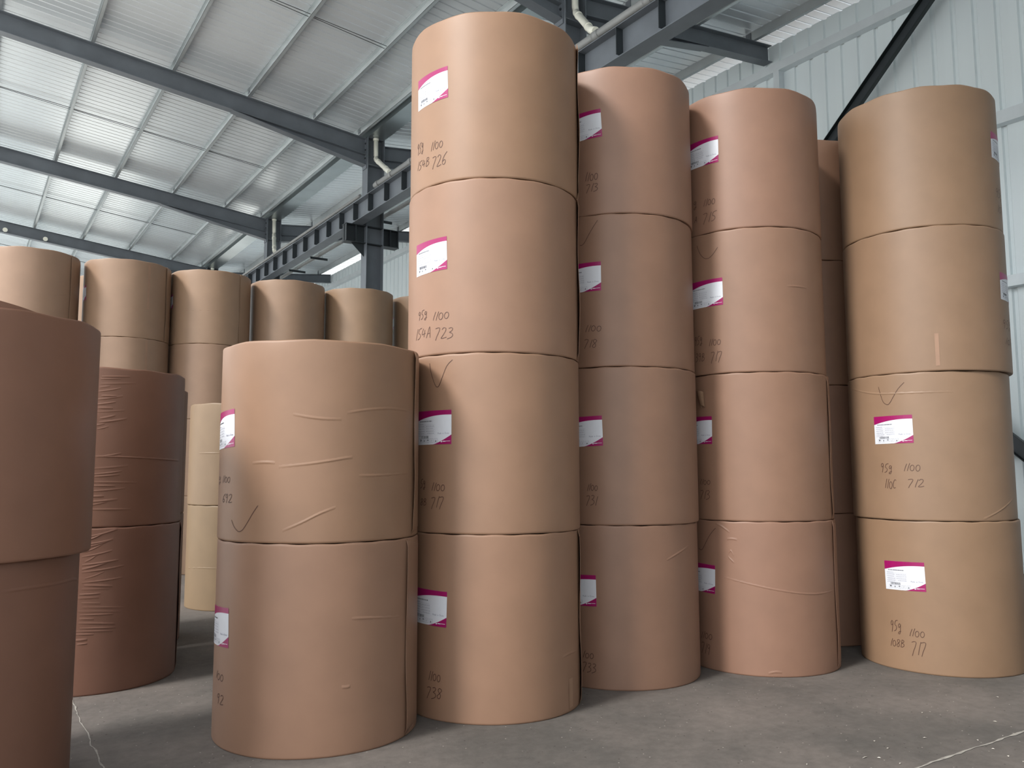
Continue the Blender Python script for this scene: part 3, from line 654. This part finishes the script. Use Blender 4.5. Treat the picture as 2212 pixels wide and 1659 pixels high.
for key, lst in {('B', 1): [[(633, 895), (665, 901), (700, 905), (738, 906)], [(750, 892), (790, 886), (830, 883), (860, 884), (888, 889)], [(545, 1001), (570, 999), (594, 1000)], [(602, 1009), (660, 1003), (710, 996), (745, 990), (762, 988)], [(775, 1028), (820, 1027), (882, 1022)], [(610, 1147), (650, 1130), (690, 1110), (725, 1096)]],
 ('B', 0): [[(760, 1337), (800, 1335), (868, 1331)], [(738, 1485), (748, 1485), (757, 1483)]],
 ('C', 0): [[(1215, 1420), (1230, 1412), (1248, 1404)]],
 ('D', 0): [[(1440, 1210), (1465, 1195), (1490, 1177)]],
 ('E', 0): [[(1545, 1130), (1560, 1138), (1576, 1150)], [(1565, 1247), (1620, 1262), (1680, 1275), (1740, 1283), (1775, 1282), (1803, 1273)], [(1570, 1165), (1580, 1164), (1592, 1166)], [(1573, 1203), (1580, 1210), (1586, 1216)], [(1574, 1196), (1579, 1190), (1585, 1201)], [(1660, 1455), (1675, 1452), (1690, 1453)]],
 ('E', 2): [[(1700, 618), (1720, 619), (1742, 622)], [(1764, 635), (1770, 639), (1773, 646)]],
 ('F', 1): [[(1838, 838), (1870, 848), (1910, 851), (1990, 848), (2060, 846)], [(2125, 1122), (2160, 1103), (2188, 1076)]],
 ('A', 0): [[(0, 1280), (60, 1271), (120, 1262), (160, 1252), (172, 1256)]],
 ('G', 1): [[(430, 979), (450, 979), (474, 979)]], ('G', 0): [[(400, 1226), (430, 1227), (470, 1228)]],
 ('R3', 3): [[(395, 670), (450, 670), (508, 673)]], ('R1', 3): [[(115, 637), (140, 636), (150, 637)]]}.items():
    for p_ in lst: crease(Q[key], p_, .003, .013)
# tight shrink wrinkles on the shaded stack
rw = random.Random(5)
for k, ys_ in ((1, list(range(812, 930, 9))+[985]+list(range(1012, 1110, 10))), (0, list(range(1158, 1400, 9)))):
    for yv in ys_:
        xl = 220-(yv-800)*.095+rw.uniform(-6, 6); ln = rw.choice((30, 45, 60, 75, 95))*rw.uniform(.7, 1.1); dy = rw.uniform(-9, 1) if yv < 1250 else rw.uniform(-3, 1)
        if k == 0 and yv < 1260: dy -= 10
        yv += rw.uniform(-3, 3)
        crease(Q[('K', k)], [(xl, yv), (xl+ln*.5, yv+dy*.4), (xl+ln, yv+dy)], rw.uniform(.0015, .0038), rw.uniform(.008, .013), 'wrap_wrinkle')
crease(Q[('K', 1)], [(200, 986), (280, 988), (360, 993), (385, 995)], .006, .012)
for key, x, y, lf in ((('B', 1), 891.5, 950, .012), (('B', 0), 874.5, 1350, .010), (('C', 3), 1243.5, 250, .016), (('C', 2), 1245, 600, .016), (('C', 0), 1249, 1330, .014), (('E', 1), 1790, 950, .008), (('E', 0), 1803, 1300, .007), (('R1', 3), 150, 640, .012), (('R2', 3), 358, 640, .012), (('R3', 3), 517, 670, .009), (('R3', 2), 512, 760, .006), (('K', 0), 387, 1250, .008)):
    flap(Q[key], x, y, .9, lf)
tape(Q[('R2', 3)], 319, 324, 572, 668); tape(Q[('R2', 2)], 313, 318, 735, 805); tape(Q[('C', 0)], 1229, 1237, 1465, 1528); tape(Q[('F', 2)], 2020, 2029, 720, 790)
# inner wrapping standing proud of the rim of the aisle stack
R = Q[('A', 1)]; mb = MB(); ae, _ = hits(95, 672, R.c, R.r); ab, _ = hits(0, 660, R.c, R.r); ab -= .7
f = lambda q: 1.085+.052*min(1, max(0, (ae-q)/(ae-ab)*2.2))**.8
for i in range(40):
    a, b = ab+(ae-ab)*i/40, ab+(ae-ab)*(i+1)/40
    mb.quad(cyl(R, a, 1.05, -.010), cyl(R, b, 1.05, -.010), cyl(R, b, f(b), -.007), cyl(R, a, f(a), -.007), True)
o = mb.build('wrap_end', KRAFT, R.o); o.color = R.tint
# torn curl above the label of one roll
R = Q[('E', 1)]; a0, z_ = hits(1517, 863, R.c, R.r); z_ -= R.z
mb = MB(); sec = 14; prev = None
for i in range(sec+1):
    t = -math.pi*.15+i/sec*math.pi*1.55; rr_ = .03; ring = []
    for q in range(6):
        zz = z_+.055-.115*q/5+.012*math.sin(t); s = 1-.35*q/5
        ring.append(cyl(R, a0+(math.cos(t)*rr_*s-.006+.018*q/5)/R.r, zz, .022*s+math.sin(t)*rr_*.75*s-.006))
    if prev:
        for q in range(5): mb.quad(prev[q], ring[q], ring[q+1], prev[q+1], True)
    prev = ring
o = mb.build('torn_curl', CORE, R.o); o['label'] = 'curled torn edge of the wrapping'
